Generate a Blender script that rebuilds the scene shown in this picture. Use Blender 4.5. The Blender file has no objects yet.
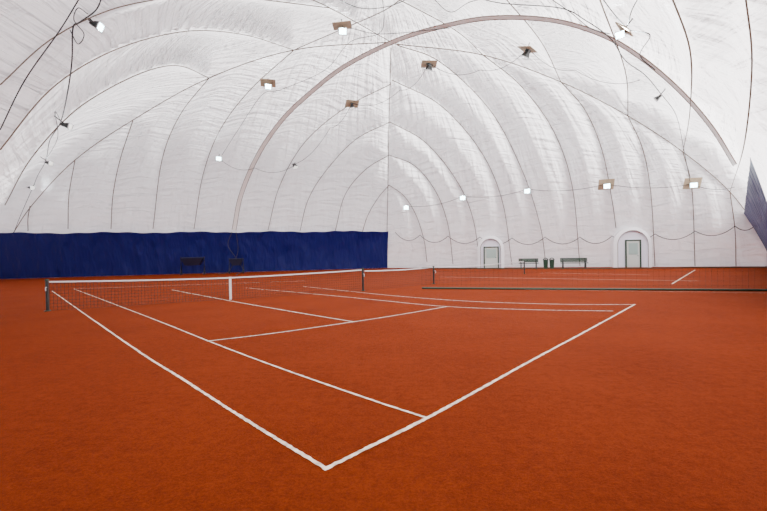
import bpy, bmesh, math, random
from mathutils import Vector, Matrix, kdtree
random.seed(4)
C=bpy.context.collection
# ---------------------------------------------------------------- camera
F=390.0; HC=1.8
cam=bpy.data.cameras.new('camera'); camo=bpy.data.objects.new('camera',cam); C.objects.link(camo)
cam.sensor_width=36; cam.lens=F/767*36; cam.clip_end=300
pit=-0.0115; rol=0.018
fw=Vector((0,math.cos(pit),math.sin(pit))); up0=Vector((0,-math.sin(pit),math.cos(pit))); rt0=Vector((1,0,0))
rt=rt0*math.cos(rol)-up0*math.sin(rol); up=up0*math.cos(rol)+rt0*math.sin(rol)
M=Matrix((( rt.x,up.x,-fw.x,0),(rt.y,up.y,-fw.y,0),(rt.z,up.z,-fw.z,HC),(0,0,0,1)))
camo.matrix_world=M; bpy.context.scene.camera=camo
EYE=Vector((0,0,HC))
def sight(px,py): return (fw+rt*((px-383.5)/F)-up*((py-255.5)/F)).normalized()
def G(px,py,z=0.0):           # surveyed ground position
    d=sight(px,py); t=(z-HC)/d.z; p=EYE+d*t; return Vector((p.x,p.y,z))
# ---------------------------------------------------------------- materials
def mat(name,col=(.5,.5,.5),rough=.6,metal=0,emit=None,es=0,noise=0,nscale=20,bump=0,bscale=50):
    m=bpy.data.materials.new(name); m.use_nodes=True; nt=m.node_tree; b=nt.nodes['Principled BSDF']
    b.inputs['Base Color'].default_value=(*col,1); b.inputs['Roughness'].default_value=rough; b.inputs['Metallic'].default_value=metal
    if emit: b.inputs['Emission Color'].default_value=(*emit,1); b.inputs['Emission Strength'].default_value=es
    tc=nt.nodes.new('ShaderNodeTexCoord')
    if noise:
        n=nt.nodes.new('ShaderNodeTexNoise'); n.inputs['Scale'].default_value=nscale; nt.links.new(tc.outputs['Object'],n.inputs['Vector'])
        r=nt.nodes.new('ShaderNodeValToRGB'); r.color_ramp.elements[0].position=.3; r.color_ramp.elements[1].position=.7
        r.color_ramp.elements[0].color=(*[c*(1-noise) for c in col],1); r.color_ramp.elements[1].color=(*[min(1,c*(1+noise)) for c in col],1)
        nt.links.new(n.outputs['Fac'],r.inputs['Fac']); nt.links.new(r.outputs['Color'],b.inputs['Base Color'])
    if bump:
        n=nt.nodes.new('ShaderNodeTexNoise'); n.inputs['Scale'].default_value=bscale; nt.links.new(tc.outputs['Object'],n.inputs['Vector'])
        bp=nt.nodes.new('ShaderNodeBump'); bp.inputs['Strength'].default_value=bump; nt.links.new(n.outputs['Fac'],bp.inputs['Height']); nt.links.new(bp.outputs['Normal'],b.inputs['Normal'])
    return m
m_line=mat('court_line_white',(.60,.47,.36),.7,noise=.42,nscale=11)
m_black=mat('black_metal',(.015,.017,.016),.45)
m_cart=mat('cart_grey_metal',(.008,.009,.03),.5,.2)
m_green=mat('dark_green_paint',(.010,.045,.024),.5)
m_net=mat('net_cord',(.02,.03,.025),.8)
m_tape=mat('white_tape',(.72,.72,.72),.6)
m_beige=mat('beige_patch',(.42,.34,.23),.7,noise=.15,nscale=3)
m_seam=mat('seam_tape',(.12,.08,.055),.8)
m_rib=mat('rib_webbing',(.16,.10,.075),.8)
m_ribm=mat('rib_strap_vinyl',(.82,.79,.77),.7)
m_cable=mat('cable_rubber',(.02,.02,.02),.6)
m_lens=mat('lamp_glass',(.8,.9,.9),.3,emit=(.6,.95,1),es=20)
m_lens_off=mat('lamp_glass_dim',(.7,.7,.65),.3,emit=(1,.97,.9),es=1.5)
m_alu=mat('aluminium',(.55,.56,.57),.4,.6)
m_vin=mat('white_vinyl',(.9,.9,.93),.55)
m_vin2=mat('lilac_vinyl',(.82,.82,.93),.6)
m_glass=mat('door_glass',(.35,.46,.43),.15)
m_doorw=mat('door_paint',(.56,.60,.56),.5)
# clay
m_clay=bpy.data.materials.new('red_clay'); m_clay.use_nodes=True; nt=m_clay.node_tree; b=nt.nodes['Principled BSDF']; b.inputs['Roughness'].default_value=.95
b.inputs['Specular IOR Level'].default_value=.05
tc=nt.nodes.new('ShaderNodeTexCoord')
def nz(sc,det=6,rg=.6,st=None):
    n=nt.nodes.new('ShaderNodeTexNoise'); n.inputs['Scale'].default_value=sc; n.inputs['Detail'].default_value=det; n.inputs['Roughness'].default_value=rg
    if st:
        mp=nt.nodes.new('ShaderNodeMapping'); mp.inputs['Rotation'].default_value=(0,0,st[0]); mp.inputs['Scale'].default_value=(1,st[1],1); nt.links.new(tc.outputs['Object'],mp.inputs[0]); nt.links.new(mp.outputs[0],n.inputs['Vector'])
    else: nt.links.new(tc.outputs['Object'],n.inputs['Vector'])
    return n
n1=nz(.6,8,.65);n2=nz(9,12,.8);n3=nz(40,8,.9);n4=nz(2.2,6,.7,(.75,5))
def math_(op,a,bv,cv=None):
    n=nt.nodes.new('ShaderNodeMath');n.operation=op
    for k,v in enumerate((a,bv,cv)):
        if v is None: continue
        if isinstance(v,(int,float)): n.inputs[k].default_value=v
        else: nt.links.new(v,n.inputs[k])
    return n.outputs[0]
s1=math_('MULTIPLY',n1.outputs['Fac'],.14); s2=math_('MULTIPLY_ADD',n2.outputs['Fac'],.30,s1); s3=math_('MULTIPLY_ADD',n3.outputs['Fac'],.50,s2); s3=math_('MULTIPLY_ADD',n4.outputs['Fac'],.06,s3)
cr=nt.nodes.new('ShaderNodeValToRGB');cr.color_ramp.elements[0].position=.40;cr.color_ramp.elements[0].color=(.085,.0090,.0010,1);cr.color_ramp.elements[1].position=.60;cr.color_ramp.elements[1].color=(.235,.034,.0045,1)
nt.links.new(s3,cr.inputs['Fac']);nt.links.new(cr.outputs['Color'],b.inputs['Base Color'])
bp=nt.nodes.new('ShaderNodeBump');bp.inputs['Strength'].default_value=1;bp.inputs['Distance'].default_value=.05;nt.links.new(s3,bp.inputs['Height']);nt.links.new(bp.outputs['Normal'],b.inputs['Normal'])
# membrane : diffuse + translucent (daylight glows through)
m_dome=bpy.data.materials.new('air_dome_membrane'); m_dome.use_nodes=True; nt=m_dome.node_tree; nt.nodes.remove(nt.nodes['Principled BSDF']); out=nt.nodes['Material Output']
df=nt.nodes.new('ShaderNodeBsdfDiffuse');df.inputs['Color'].default_value=(.83,.82,.825,1)
tl=nt.nodes.new('ShaderNodeBsdfTranslucent');tl.inputs['Color'].default_value=(.86,.84,.85,1)
ms=nt.nodes.new('ShaderNodeMixShader');ms.inputs[0].default_value=.4
nt.links.new(df.outputs[0],ms.inputs[1]);nt.links.new(tl.outputs[0],ms.inputs[2]);nt.links.new(ms.outputs[0],out.inputs['Surface'])
uv=nt.nodes.new('ShaderNodeUVMap');uv.uv_map='UVMap'
def wr(su,sv,det,dist):
    mp=nt.nodes.new('ShaderNodeMapping');mp.inputs['Scale'].default_value=(su,sv,1);nt.links.new(uv.outputs[0],mp.inputs[0])
    n=nt.nodes.new('ShaderNodeTexNoise');n.inputs['Scale'].default_value=1;n.inputs['Detail'].default_value=det;n.inputs['Distortion'].default_value=dist;nt.links.new(mp.outputs[0],n.inputs['Vector']);return n
w1=wr(.3,2.4,4,.5);w2=wr(1.5,.2,3,.4)
bA=nt.nodes.new('ShaderNodeBump');bA.inputs['Strength'].default_value=1;bA.inputs['Distance'].default_value=.42;nt.links.new(w1.outputs['Fac'],bA.inputs['Height'])
bB=nt.nodes.new('ShaderNodeBump');bB.inputs['Strength'].default_value=.8;bB.inputs['Distance'].default_value=.4;nt.links.new(w2.outputs['Fac'],bB.inputs['Height']);nt.links.new(bA.outputs[0],bB.inputs['Normal'])
nt.links.new(bB.outputs[0],df.inputs['Normal']);nt.links.new(bB.outputs[0],tl.inputs['Normal'])
# blue curtain
m_blue=bpy.data.materials.new('blue_curtain_vinyl'); m_blue.use_nodes=True; nt=m_blue.node_tree; b=nt.nodes['Principled BSDF']; b.inputs['Base Color'].default_value=(.0025,.004,.085,1); b.inputs['Roughness'].default_value=.5
b.inputs['Specular IOR Level'].default_value=.2
tc=nt.nodes.new('ShaderNodeTexCoord');mp=nt.nodes.new('ShaderNodeMapping');mp.inputs['Scale'].default_value=(1.2,1.2,.35);nt.links.new(tc.outputs['Object'],mp.inputs[0])
n=nt.nodes.new('ShaderNodeTexNoise');n.inputs['Scale'].default_value=1.3;nt.links.new(mp.outputs[0],n.inputs['Vector'])
bp=nt.nodes.new('ShaderNodeBump');bp.inputs['Strength'].default_value=.9;bp.inputs['Distance'].default_value=.35;nt.links.new(n.outputs['Fac'],bp.inputs['Height']);nt.links.new(bp.outputs[0],b.inputs['Normal'])
# ---------------------------------------------------------------- mesh helpers
def link(name,me,m=None,parent=None):
    o=bpy.data.objects.new(name,me); C.objects.link(o)
    if m: me.materials.append(m)
    if parent: o.parent=parent
    return o
def mesh(name,vs,fs,m,parent=None,smooth=False):
    me=bpy.data.meshes.new(name); me.from_pydata([tuple(v) for v in vs],[],fs); me.update()
    if smooth:
        for p in me.polygons: p.use_smooth=True
    return link(name,me,m,parent)
def box(name,lo,hi,m,parent=None,bev=.01,mtx=None):
    bm=bmesh.new(); bmesh.ops.create_cube(bm,size=1)
    for v in bm.verts: v.co=Vector([lo[i]+(v.co[i]+.5)*(hi[i]-lo[i]) for i in range(3)])
    if bev: bmesh.ops.bevel(bm,geom=bm.edges[:],offset=bev,segments=2,affect='EDGES')
    me=bpy.data.meshes.new(name); bm.to_mesh(me); bm.free(); o=link(name,me,m,parent)
    return o
def tube(name,pts,r,m,parent=None,cyc=False,res=3):
    cu=bpy.data.curves.new(name,'CURVE'); cu.dimensions='3D'; cu.bevel_depth=r; cu.bevel_resolution=res; cu.use_fill_caps=True
    sp=cu.splines.new('POLY'); sp.points.add(len(pts)-1)
    for i,p in enumerate(pts): sp.points[i].co=(p[0],p[1],p[2],1)
    sp.use_cyclic_u=cyc; cu.materials.append(m)
    o=bpy.data.objects.new(name,cu); C.objects.link(o)
    if parent: o.parent=parent
    return o
def empty(name,loc=(0,0,0),rz=0,mtx=None):
    o=bpy.data.objects.new(name,None); C.objects.link(o); o.empty_display_size=.3
    if mtx is not None: o.matrix_world=mtx
    else: o.location=loc; o.rotation_euler=(0,0,rz)
    return o
def catmull(P,n=8):
    P=[Vector(p) for p in P]; Q=[P[0]*2-P[1]]+P+[P[-1]*2-P[-2]]; R=[]
    for i in range(1,len(Q)-2):
        a,b,c,d=Q[i-1:i+3]
        for k in range(n):
            t=k/n; R.append(.5*((2*b)+(c-a)*t+(2*a-5*b+4*c-d)*t*t+(3*b-a-3*c+d)*t**3))
    R.append(P[-1]); return R
# ---------------------------------------------------------------- dome shell
H=14.3; D=16.0
CO=Vector((.4,41.3)); W2=Vector((31.5,31.5)); N2=Vector((11.3,10.6)); S2=Vector((11,-9)); S0=Vector((-11,-9)); N0=Vector((-12.6,12)); W0=Vector((-33.5,32.8))
POLY=[CO,W2,N2,S2,S0,N0,W0]
def dist(x,y):
    best=1e9
    for i in range(7):
        a=POLY[i];b=POLY[(i+1)%7];ex=b.x-a.x;ey=b.y-a.y
        t=max(0,min(1,((x-a.x)*ex+(y-a.y)*ey)/(ex*ex+ey*ey)))
        best=min(best,math.hypot(x-a.x-ex*t,y-a.y-ey*t))
    return best
def inside(x,y):
    c=False
    for i in range(7):
        a=POLY[i];b=POLY[(i+1)%7]
        if (a.y>y)!=(b.y>y) and x<(b.x-a.x)*(y-a.y)/(b.y-a.y)+a.x: c=not c
    return c
def prof(d): 
    q=min(max(d,0),D)/D; return H*math.sqrt(max(0,1-(1-q)**2))
def inset(z): return D*(1-math.sqrt(1-(z/H)**2))
def zd(x,y): return prof(dist(x,y))
def S(px,py,off=.06):          # surveyed position on the shell
    d=sight(px,py); t=2.0
    def ins(t):
        p=EYE+d*t; return inside(p.x,p.y) and 0<=p.z<zd(p.x,p.y)
    while ins(t) and t<90: t+=.4
    a,b=t-.4,t
    for _ in range(12):
        m_=(a+b)/2
        if ins(m_): a=m_
        else: b=m_
    return EYE+d*(a-off)
SEAMPTS=[]
def seam(pts,r=.03,m=m_seam,off=.03,name='dome_seam',parent=None,n=7):
    P2=catmull([Vector((p[0],p[1],0)) for p in pts],n)
    Q=[S(p.x,p.y,off) for p in P2]
    for a,b in zip(Q,Q[1:]):
        k=max(1,int((b-a).length/.3))
        if (b-a).length<12:
            for i in range(k): SEAMPTS.append(a.lerp(b,i/k))
    dm=sum((q-EYE).length for q in Q)/len(Q)
    return tube(name,Q,r*min(1,max(.35,dm/30)),m,parent,res=1)
seams=empty('dome_seam_webbing')
L=[ # gothic corner
 [(391,48),(389,120),(388,180),(387,234)],
 [(389,185),(378,198),(368,215),(362,233)],[(389,185),(404,196),(416,215),(424,240),(427,262)],
 [(389,155),(365,170),(345,195),(335,232)],[(389,155),(415,166),(436,192),(448,225),(453,264)],
 [(390,122),(355,140),(325,172),(308,200),(300,231)],[(390,122),(425,142),(455,178),(472,215),(480,262)],
 [(391,84),(345,108),(305,142),(280,185),(268,230)],[(392,80),(440,105),(480,150),(502,200),(512,265)],
 [(397,45),(440,62),(490,110),(522,170),(540,225),(546,266)],
 [(483,55),(520,85),(553,130),(572,185),(580,266)],
 [(561,82),(585,110),(602,150),(612,200),(616,228)],
 [(628,116),(643,150),(651,195),(655,266)],
 [(683,152),(692,190),(695,266)],[(730,192),(735,230),(736,266)],
 [(294,50),(250,90),(220,130),(203,175),(194,229)],
 [(209,78),(180,115),(162,160),(153,229)],
 [(133,120),(120,160),(113,195),(111,229)],[(75,160),(69,195),(68,229)],
 [(30,206),(28,218),(28,231)],
 # hips
 [(-5,262),(12,235),(33,204),(75,160),(133,120),(209,78),(294,50),(391,42)],
 [(395,44),(483,55),(561,82),(628,116),(683,152),(730,192),(764,238)],
 # upper field
 [(294,50),(340,30),(385,10),(410,-8)],[(209,78),(180,66),(150,70),(110,88),(70,115),(30,160),(5,205)],
 [(294,50),(240,34),(180,32),(110,52),(50,90),(0,150)],[(391,42),(330,8),(300,-5)],
 [(330,8),(250,-2)],[(180,-5),(110,10),(50,40),(0,85)],
 [(483,55),(455,30),(400,0),(385,-8)],[(561,82),(540,40),(500,-8)],[(628,116),(625,70),(600,0)],
 [(683,152),(690,110),(690,50),(670,-8)],[(730,192),(745,140),(752,60),(745,-8)],
]
for i,p in enumerate(L): seam(p,name='seam_%d'%(i+1),parent=seams)
# main rib: webbing strap between two cables
ribp=[(234,230),(241,195),(258,155),(282,120),(310,93),(345,66),(395,41),(440,27),(490,18),(550,20),(600,34),(640,57),(680,91),(712,128),(735,165)]
rib=empty('dome_rib_strap')
c=catmull([Vector((p[0],p[1],0)) for p in ribp],8)
A=[];Bp=[]
for i,p in enumerate(c):
    t=(c[min(i+1,len(c)-1)]-c[max(i-1,0)]).normalized(); nrm=Vector((-t.y,t.x,0))
    A.append(S(*(p+nrm*2.0).xy,.12));Bp.append(S(*(p-nrm*2.0).xy,.12))
SEAMPTS+=A
vv=[];ff=[]
for a,b_ in zip(A,Bp): vv+= [a,b_]
for i in range(len(A)-1): ff.append((2*i,2*i+1,2*i+3,2*i+2))
mesh('strap',vv,ff,m_ribm,rib,True); tube('edge_cable_1',A,.024,m_rib,rib,res=1); tube('edge_cable_2',Bp,.024,m_rib,rib,res=1)
# shell mesh with pillowed panels between the seams
kd=kdtree.KDTree(len(SEAMPTS))
for i,p in enumerate(SEAMPTS): kd.insert(p,i)
kd.balance()
c0=Vector((0,18))
def bound(phi):
    dx,dy=math.cos(phi),math.sin(phi); best=0
    for i in range(7):
        a=POLY[i];b=POLY[(i+1)%7];ex=b.x-a.x;ey=b.y-a.y
        den=dx*ey-dy*ex
        if abs(den)<1e-9: continue
        t=((a.x-c0.x)*ey-(a.y-c0.y)*ex)/den; s=((a.x-c0.x)*dy-(a.y-c0.y)*dx)/den
        if t>0 and -1e-6<=s<=1+1e-6: best=max(best,t)
    return best
phis=[2*math.pi*i/700 for i in range(700)]+[math.atan2(v.y-c0.y,v.x-c0.x)%(2*math.pi) for v in POLY]
phis=sorted(set(phis)); NA=len(phis); NR=100
vs=[];uvs=[];per=0;last=None
for ph in phis:
    B=bound(ph); bx=c0.x+math.cos(ph)*B; by=c0.y+math.sin(ph)*B
    if last: per+=math.hypot(bx-last[0],by-last[1])
    last=(bx,by); arc=0;pp=None
    for j in range(NR):
        w=(j/(NR))**1.8; x=bx+(c0.x-bx)*w; y=by+(c0.y-by)*w
        z=0 if j==0 else zd(x,y); p=Vector((x,y,z))
        if pp: arc+=(p-pp).length
        pp=p
        _,_,ds=kd.find(p); h=.95*(1-math.exp(-ds/1.3))*min(1,z/3.0+.05)
        e=.4
        if z>.1:
            nx=-(zd(x+e,y)-zd(x-e,y))/(2*e);ny=-(zd(x,y+e)-zd(x,y-e))/(2*e); nn=Vector((nx,ny,1)).normalized()
        else: nn=Vector((math.cos(ph),math.sin(ph),0))
        vs.append(p+nn*h); uvs.append((per,arc))
fs=[]
for i in range(NA):
    k=(i+1)%NA
    for j in range(NR-1): fs.append((i*NR+j,k*NR+j,k*NR+j+1,i*NR+j+1))
vs.append(Vector((c0.x,c0.y,H+.9))); uvs.append((0,30))
for i in range(NA): fs.append((i*NR+NR-1,((i+1)%NA)*NR+NR-1,len(vs)-1))
dome=mesh('ceiling',vs,fs,m_dome,smooth=True)
ul=dome.data.uv_layers.new(name='UVMap')
for l in dome.data.loops: ul.data[l.index].uv=uvs[l.vertex_index]
# ---------------------------------------------------------------- floor
mesh('floor',[(-45,-20,0),(45,-20,0),(45,50,0),(-45,50,0)],[(0,1,2,3)],m_clay)
# ---------------------------------------------------------------- court lines
def strip(vv,ff,P,w,z):
    P=catmull(P,40) if len(P)>2 else [P[0].lerp(P[1],i/60) for i in range(61)]
    k=len(vv); N=len(P)-1
    for i in range(N+1):
        t=(P[min(i+1,N)]-P[max(i-1,0)]).normalized(); n_=Vector((-t.y,t.x,0))*w/2
        p=P[i]; a=1+random.uniform(-.25,.25); b=1+random.uniform(-.25,.25)
        vv.append(Vector((p.x,p.y,z))+n_*a); vv.append(Vector((p.x,p.y,z))-n_*b)
    for i in range(N): ff.append((k+2*i,k+2*i+1,k+2*i+3,k+2*i+2))
def lines(name,segs):
    vv=[];ff=[]
    for i,(P,w) in enumerate(segs): strip(vv,ff,[G(*p) for p in P],w,.006+.0007*i)
    return mesh(name,vv,ff,m_line)
lines('court_lines',[([(326,469),(244,419),(179,377),(121,339.5),(52,291)],.038),
  ([(427,418.5),(356,395),(264,362.5),(207,340.7),(145,316),(74,289)],.034),
  ([(323.5,470.5),(427,418.5),(481,389),(532,360.5),(585,332),(635,304.5)],.045),
  ([(207,341.5),(270,334),(330,325.5),(390,316.5),(447,306.8)],.05),
  ([(353,322),(290,311.5),(230,301),(172,290)],.05),
  ([(613,311.3),(534,310),(447,306.8),(380,300.5),(318,294.5),(246,288)],.05),
  ([(635,304.8),(560,304.5),(470,301.5),(400,296.5),(345,291),(303,286.5)],.05),
  ([(73,289),(305,281)],.05)])
lines('court_lines',[([(440,277),(700,281)],.05),([(672,284),(695,270)],.07),([(470,289),(767,293)],.025),([(540,273),(650,275)],.05)])
# ---------------------------------------------------------------- nets
def net(name,a,b_,ha,hm,hb,um=.5,strap=True,tape=True,cell=.11,posts=(True,True),cordw=.011,botband=False,rows=10,tw=.06):
    root=empty(name); Lg=(b_-a).length; d=(b_-a)/Lg; nrm=Vector((-d.y,d.x,0))
    def top(u):
        if u<um: t=u/um; return ha+(hm-ha)*(1-(1-t)**1.6)
        t=(1-u)/(1-um); return hb+(hm-hb)*(1-(1-t)**1.6)
    vv=[];ff=[]
    def q(p1,p2,p3,p4):
        k=len(vv); vv.extend([p1,p2,p3,p4]); ff.append((k,k+1,k+2,k+3))
    N=int(Lg/cell); Z=Vector((0,0,1)); w=cordw/2
    for i in range(N+1):
        u=i/N; p=a+d*Lg*u; q(p-d*w+Z*.02,p+d*w+Z*.02,p+d*w+Z*top(u),p-d*w+Z*top(u))
    for j in range(rows):
        for i in range(24):
            u0,u1=i/24,(i+1)/24; f=j/rows
            p0=a+d*Lg*u0+Z*(.02+f*top(u0));p1=a+d*Lg*u1+Z*(.02+f*top(u1)); q(p0-Z*w,p1-Z*w,p1+Z*w,p0+Z*w)
    mesh('mesh_cords',vv,ff,m_net,root)
    if tape:
        vv=[];ff=[]
        for s in(-1,1):
            for i in range(24):
                u0,u1=i/24,(i+1)/24;p0=a+d*Lg*u0+nrm*.012*s;p1=a+d*Lg*u1+nrm*.012*s
                q(p0+Z*(top(u0)-tw),p1+Z*(top(u1)-tw),p1+Z*top(u1),p0+Z*top(u0))
        mesh('top_tape',vv,ff,m_tape if tape==True else tape,root)
    if botband: tube('bottom_weight_rope',[a+Z*.045,b_+Z*.045],.042,m_green,root)
    if strap:
        p=a+d*Lg*um; vv=[];ff=[]
        for s in(-1,1): q(p-d*.045+nrm*.02*s,p+d*.045+nrm*.02*s,p+d*.045+nrm*.02*s+Z*(hm+.01),p-d*.045+nrm*.02*s+Z*(hm+.01))
        mesh('centre_strap',vv,ff,m_tape,root)
    for k,(pp,hh,on) in enumerate(((a,ha,posts[0]),(b_,hb,posts[1]))):
        if not on: continue
        e=-1 if k==0 else 1; p=pp+d*e*.06
        tube('post_%d'%(k+1),[p,p+Z*(hh+.03)],.045,m_black,root)
        tube('post_cap_%d'%(k+1),[p+Z*(hh+.02),p+Z*(hh+.06)],.055,m_green,root)
        tube('winder_%d'%(k+1),[p+Z*(hh-.2)-nrm*.03,p+Z*(hh-.2)-nrm*.14,p+Z*(hh-.32)-nrm*.14],.014,m_alu,root)
        tube('base_collar_%d'%(k+1),[p,p+Z*.03],.09,m_green,root)
    return root
a=G(50,311);b_=G(362,291)
s=G(231,300); um=(s-a).dot(b_-a)/(b_-a).length_squared
net('tennis_net',a,b_,1.0,.88,.98,um,cell=.1,cordw=.009,rows=9,tw=.05)
net('tennis_net',G(365,290.7),G(433,284),.93,.88,.90,.5,strap=False,posts=(False,True),cordw=.007,tw=.05)
net('tennis_net',G(434,284),G(524,274),.92,.85,.92,.5,strap=False,posts=(False,True),cordw=.006,tw=.04,cell=.15,rows=6)
net('divider_net',G(422,289),G(800,291.5),1.0,.92,.95,.5,strap=False,tape=m_green,tw=.03,cell=.2,posts=(False,False),botband=True,cordw=.005,rows=5)
# ---------------------------------------------------------------- curtains
def curtain(name,P,Q,h,extra=.1,s=None,ra=.04):
    P=Vector((P.x,P.y,0));Q=Vector((Q.x,Q.y,0));d=(Q-P);Lg=d.length;d/=Lg
    n_=Vector((d.y,-d.x,0)); mid=(P+Q)/2
    if (Vector((0,10,0))-mid).dot(n_)<0: n_=-n_
    NX=int(Lg/.2);NZ=14;vv=[];ff=[]
    for i in range(NX+1):
        x=i/NX*Lg; hh=h+ra*1.2*math.sin(x*.9)+ra*.7*math.sin(x*3.1+1)
        ts=0 if s is None else s[0]+(s[1]-s[0])*i/NX
        for j in range(NZ+1):
            z=hh*j/NZ; rip=ra*math.sin(x*4.2+.6*math.sin(x))*(.4+.6*(1-j/NZ))
            off=max(inset(z)+extra, ts*(z/h)**1.3+.05)
            vv.append(P+d*x+n_*(off+rip)+Vector((0,0,z+.01)))
    for i in range(NX):
        for j in range(NZ): k=i*(NZ+1)+j; ff.append((k,k+NZ+1,k+NZ+2,k+1))
    return mesh(name,vv,ff,m_blue,smooth=True)
curtain('blue_wall_curtain',W0.lerp(CO,.02),CO,3.85)
curtain('blue_wall_curtain',W2,N2,4.3,.08,(1.7,.9),.012)
curtain('blue_wall_curtain',N2,S2,4.1)
curtain('blue_wall_curtain',S2,S0,4.1)
curtain('blue_wall_curtain',S0,N0,4.1)
# ---------------------------------------------------------------- floodlights
def lamp(px,py,on=True,tgt=(0,6,0),sc=1.0,patch=True,power=260):
    p=S(px,py,.0); e=.3
    nx=(zd(p.x+e,p.y)-zd(p.x-e,p.y))/(2*e); ny=(zd(p.x,p.y+e)-zd(p.x,p.y-e))/(2*e)
    n_=Vector((nx,ny,-1)).normalized()        # inward normal
    xa=n_.cross(Vector((0,0,1)));
    if xa.length<.2: xa=Vector((1,0,0))
    xa=(xa-n_*xa.dot(n_)).normalized(); ya=n_.cross(xa)
    m4=Matrix(((xa.x,ya.x,n_.x,p.x),(xa.y,ya.y,n_.y,p.y),(xa.z,ya.z,n_.z,p.z),(0,0,0,1)))
    root=empty('floodlight',mtx=m4)
    if patch:
        box('mounting_pad',(-.6*sc,-.48*sc,.06),(.6*sc,.48*sc,.10),m_beige,root,.015)
    tube('suspension_rod',[(0,0,-.3),(0,0,.3*sc)],.025,m_black,root)
    hp=m4@Vector((0,0,.42*sc)); aim=(Vector(tgt)-hp).normalized()
    q=aim.to_track_quat('-Z','Y').to_matrix().to_4x4()
    hl=m4.inverted()@(Matrix.Translation(hp)@q)
    hd=bpy.data.objects.new('head',None); C.objects.link(hd); hd.parent=root; hd.matrix_local=hl
    w=.24*sc
    vv=[(-w,-w*.8,-.16*sc),(w,-w*.8,-.16*sc),(w,w*.8,-.16*sc),(-w,w*.8,-.16*sc),(-w*.6,-w*.5,.14*sc),(w*.6,-w*.5,.14*sc),(w*.6,w*.5,.14*sc),(-w*.6,w*.5,.14*sc)]
    mesh('reflector_housing',vv,[(4,5,6,7),(0,1,5,4),(1,2,6,5),(2,3,7,6),(3,0,4,7)],m_black,hd)
    mesh('glass',[(-w*.9,-w*.7,-.15*sc),(w*.9,-w*.7,-.15*sc),(w*.9,w*.7,-.15*sc),(-w*.9,w*.7,-.15*sc)],[(0,1,2,3)],m_lens if on else m_lens_off,hd)
    tube('rim',[(-w,-w*.8,-.16*sc),(w,-w*.8,-.16*sc),(w,w*.8,-.16*sc),(-w,w*.8,-.16*sc)],.03*sc,m_alu,hd,cyc=True)
    tube('yoke',[(-w*1.15,0,0),(-w*1.15,0,.3*sc),(w*1.15,0,.3*sc),(w*1.15,0,0)],.02,m_black,hd)
    box('ballast_box',(-.13*sc,-.1*sc,.15*sc),(.13*sc,.1*sc,.34*sc),m_black,hd,.01)
    ld=bpy.data.lights.new('beam','AREA'); ld.shape='DISK'; ld.size=.3*sc; ld.energy=power; ld.color=(.85,.97,1); lo=bpy.data.objects.new('beam',ld); C.objects.link(lo); lo.parent=hd; lo.location=(0,0,-.17*sc)
    return root
near=(0,5,0)
LAMPS=[(342,24,1),(268,82,1),(219,156,1),(626,27,1),(407,206,1),(463,196,1),(527,189,1),(606,184,1),(692,183,1),
 (429,63,0),(528,48,0),(352,103,0),(295,164,0),(661,94,0)]
for x,y,on in LAMPS:
    far_t=Vector((S(x,y).x*.3,30,0))
    sc=.85 if y<180 else 1.0
    if x in(626,661): sc=.6
    lamp(x,y,bool(on),near if on else far_t,sc,patch=(y<130 or x in(606,692)) and x!=661,power=220 if on else 120)
lamp(91,20,True,(4,14,3),.6,False,120)
for x,y in((61,121),(45,160),(33,186)): lamp(x,y,False,(16,26,0),.7,False,60)
# ---------------------------------------------------------------- cables
def cable(pts,off=.25,r=.02,n=8):
    P2=catmull([Vector((p[0],p[1],0)) for p in pts],n); tube('power_cable',[S(p.x,p.y,off) for p in P2],r,m_cable,res=1)
def swag(pts,sag,off=.25,r=.018):
    Q=[]
    for i in range(len(pts)-1):
        (x0,y0),(x1,y1)=pts[i],pts[i+1]
        for k in range(10):
            t=k/10; Q.append((x0+(x1-x0)*t,y0+(y1-y0)*t+sag*4*t*(1-t)))
    Q.append(pts[-1]); tube('power_cable',[S(x,y,off) for x,y in Q],r,m_cable,res=1)
cable([(103,-6),(96,10),(80,22),(73,28),(72,60),(68,90),(61,121),(50,140),(46,160),(38,175),(33,187),(22,212),(14,232)],.3,.02)
cable([(82,-6),(60,30),(25,80),(0,130)],.3,.018)
cable([(88,14),(78,8),(74,20),(84,34),(78,44),(70,30)],.3,.014)
cable([(61,121),(55,112),(58,135),(52,150),(45,160)],.3,.014)
cable([(382,-5),(384,20),(378,34),(350,42),(325,70),(280,90),(262,95),(238,130),(222,155)],.3,.018)
cable([(350,28),(380,34),(430,30),(450,28)],.3,.018)
cable([(330,-5),(360,8),(390,6),(415,-5)],.3,.018)
cable([(430,-5),(450,12),(470,2),(500,-5)],.3,.018)
cable([(470,-5),(500,3),(560,8),(585,20),(610,38),(625,60),(645,75),(661,94),(676,115),(684,150),(690,182)],.35,.02)
cable([(545,-5),(570,12),(590,28),(610,34)],.3,.018)
cable([(600,-5),(615,15),(630,30),(650,35),(640,55),(655,70)],.3,.018)
cable([(640,-5),(632,10),(628,24)],.3,.018)
swag([(352,103),(400,90),(429,63),(480,70),(528,48),(575,70),(640,80)],8,.25,.018)
swag([(295,164),(330,128),(352,103)],6,.25,.018)
swag([(407,206),(463,196),(527,189),(606,184),(692,184),(735,187)],4,.2,.022)
swag([(395,232),(420,235),(448,236),(480,237),(512,238),(545,237),(580,237),(612,236),(655,234),(695,231),(735,226),(760,220)],7,.2,.034)
swag([(219,158),(255,168),(295,165)],6,.25,.018)
cable([(236,232),(238,250),(234,262),(228,272),(218,274)],.9,.03)
cable([(232,232),(228,245),(236,258),(243,270),(236,275)],.9,.03)
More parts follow.
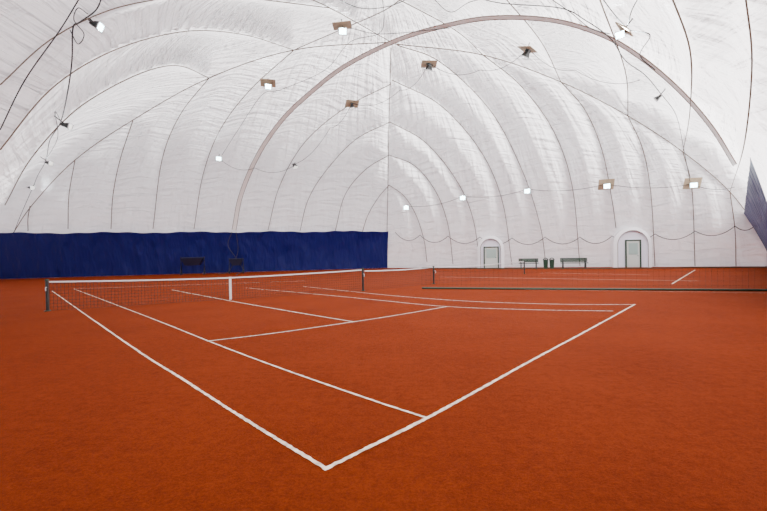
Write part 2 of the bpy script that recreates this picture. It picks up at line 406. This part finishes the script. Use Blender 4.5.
# ---------------------------------------------------------------- wall things on door side
def wallpt(px,d,P=CO,Q=W2):
    k=(px-383.5)/F; e=Q-P; s_=(k*P.y-P.x)/(e.x-k*e.y); p=P+e*s_; dd=e.normalized(); n_=Vector((dd.y,-dd.x))
    if (Vector((0,18))-p).dot(n_)<0: n_=-n_
    return p+n_*d, math.atan2(dd.y,dd.x)
# local frame: +x along the wall to the right, -y into the hall
def door(px,aw,ah,dw,dh,dx,kind):
    p,rz=wallpt(px,0); root=empty('door_%d'%kind,(p.x,p.y,0),rz)
    N=20; R=aw/2; zs=ah-R*1.05
    arch=[(-R,0)]+[(-R*math.cos(math.pi*i/N),zs+R*1.05*math.sin(math.pi*i/N)) for i in range(N+1)]+[(R,0)]
    r2=R-.3; arch2=[(-r2,0)]+[(-r2*math.cos(math.pi*i/N),zs+(r2*1.05)*math.sin(math.pi*i/N)) for i in range(N+1)]+[(r2,0)]
    vv=[];ff=[];n0=len(arch)
    for (x,z) in arch: vv.append((x,.3,z))
    for (x,z) in arch: vv.append((x,-.85,z))
    for (x,z) in arch2: vv.append((x,-1.0,z))
    for (x,z) in arch2: vv.append((x,-.78,z))
    for k in range(3):
        for i in range(n0-1): ff.append((k*n0+i,k*n0+i+1,(k+1)*n0+i+1,(k+1)*n0+i))
    mesh('vestibule_arch',vv,ff,m_vin,root,False)
    mesh('vestibule_back',[(x,-.78,z) for x,z in arch2],[tuple(range(len(arch2)))],m_vin2,root)
    tube('arch_piping',[(x,-1.0,z) for x,z in arch2],.022,m_rib,root)
    o=-.33
    box('frame_left',(dx-dw/2-.1,-.62+o,0),(dx-dw/2,-.45+o,dh+.08),m_green,root)
    box('frame_right',(dx+dw/2,-.62+o,0),(dx+dw/2+.1,-.45+o,dh+.08),m_green,root)
    box('frame_top',(dx-dw/2-.08,-.62+o,dh),(dx+dw/2+.08,-.45+o,dh+.09),m_green,root)
    box('leaf',(dx-dw/2+.01,-.56+o,.02),(dx+dw/2-.01,-.48+o,dh),m_doorw,root)
    box('upper_window',(dx-dw/2+.15,-.58+o,dh*.48),(dx+dw/2-.15,-.55+o,dh*.92),m_glass,root,.005)
    box('lower_panel',(dx-dw/2+.15,-.575+o,.2),(dx+dw/2-.15,-.55+o,dh*.42),m_doorw,root,.005)
    tube('handle',[(dx+dw/2-.12,-.6+o,1.0),(dx+dw/2-.12,-.66+o,1.0),(dx+dw/2-.24,-.66+o,1.0)],.015,m_black,root)
door(491,2.45,3.1,1.2,1.95,.05,1)
door(629.5,2.9,3.5,1.0,2.3,.05,2)
def bench(px,L_,d=1.6):
    p,rz=wallpt(px,d); root=empty('park_bench',(p.x,p.y,0),rz)
    for i in range(4): box('seat_slat_%d'%(i+1),(-L_/2,-.30+i*.12,.42),(L_/2,-.20+i*.12,.48),m_green,root,.005)
    for i in range(3): box('back_slat_%d'%(i+1),(-L_/2,.19+i*.02,.53+i*.12),(L_/2,.22+i*.02,.64+i*.12),m_green,root,.005)
    for k,x in enumerate((-L_/2+.2,L_/2-.2)):
        tube('leg_frame_%d'%(k+1),[(x,-.28,0),(x,-.26,.43),(x,.14,.43),(x,.2,.5),(x,.26,.88)],.045,m_black,root)
        tube('rear_leg_%d'%(k+1),[(x,.14,.43),(x,.24,0)],.045,m_black,root)
        tube('armrest_%d'%(k+1),[(x,-.26,.43),(x,-.26,.66),(x,.22,.68)],.03,m_black,root)
bench(527.5,1.7);bench(571,2.2)
def binx(px):
    p,rz=wallpt(px,1.5); root=empty('litter_bin',(p.x,p.y,0),rz)
    bm=bmesh.new(); bmesh.ops.create_cone(bm,cap_ends=True,segments=24,radius1=.17,radius2=.22,depth=.75)
    me=bpy.data.meshes.new('body');bm.to_mesh(me);bm.free();o=link('body',me,m_green,root);o.location.z=.376
    tube('rim',[(.23*math.cos(t*.3927),.23*math.sin(t*.3927),.75) for t in range(16)],.02,m_black,root,cyc=True)
    tube('swing_lid',[(-.2,0,.76),(-.12,0,.86),(0,0,.9),(.12,0,.86),(.2,0,.76)],.04,m_green,root)
binx(544);binx(550)
# carts in front of the blue curtain
def cart(px,w,h):
    p,rz=wallpt(px,2.2,W0,CO); root=empty('ball_cart',(p.x,p.y,0),rz)
    for s_ in(-1,1):
        tube('side_frame',[(s_*w/2,-.3,0),(s_*w/2,0,h*.55),(s_*w/2,.3,0)],.04,m_cart,root)
        tube('upright',[(s_*w/2,0,h*.55),(s_*w/2,0,h)],.04,m_cart,root)
        tube('wheel',[(s_*w/2+.05,-.3+.15*math.cos(t*.524),.2+.17*math.sin(t*.524)) for t in range(12)],.04,m_cart,root,cyc=True)
    bm=bmesh.new(); bmesh.ops.create_cone(bm,cap_ends=False,segments=4,radius1=w*.42,radius2=w*.68,depth=h*.4,matrix=Matrix.Rotation(math.pi/4,4,'Z'))
    me=bpy.data.meshes.new('hopper');bm.to_mesh(me);bm.free();o=link('hopper',me,m_cart,root);o.location.z=h*.72;o.scale.y=.6
    tube('handle_bar',[(-w/2,.3,h*.95),(w/2,.3,h*.95)],.035,m_cart,root)
cart(198,1.9,1.6);cart(239,1.2,1.4)
# ---------------------------------------------------------------- light
w=bpy.data.worlds.new('daylight'); bpy.context.scene.world=w; w.use_nodes=True
w.node_tree.nodes['Background'].inputs[0].default_value=(.96,.95,1,1); w.node_tree.nodes['Background'].inputs[1].default_value=2.1
sd=bpy.data.lights.new('sun','SUN'); sd.energy=36; sd.angle=.3; sd.color=(1,.98,.96); so=bpy.data.objects.new('sun',sd); C.objects.link(so); so.rotation_euler=(math.radians(30),math.radians(50),0)
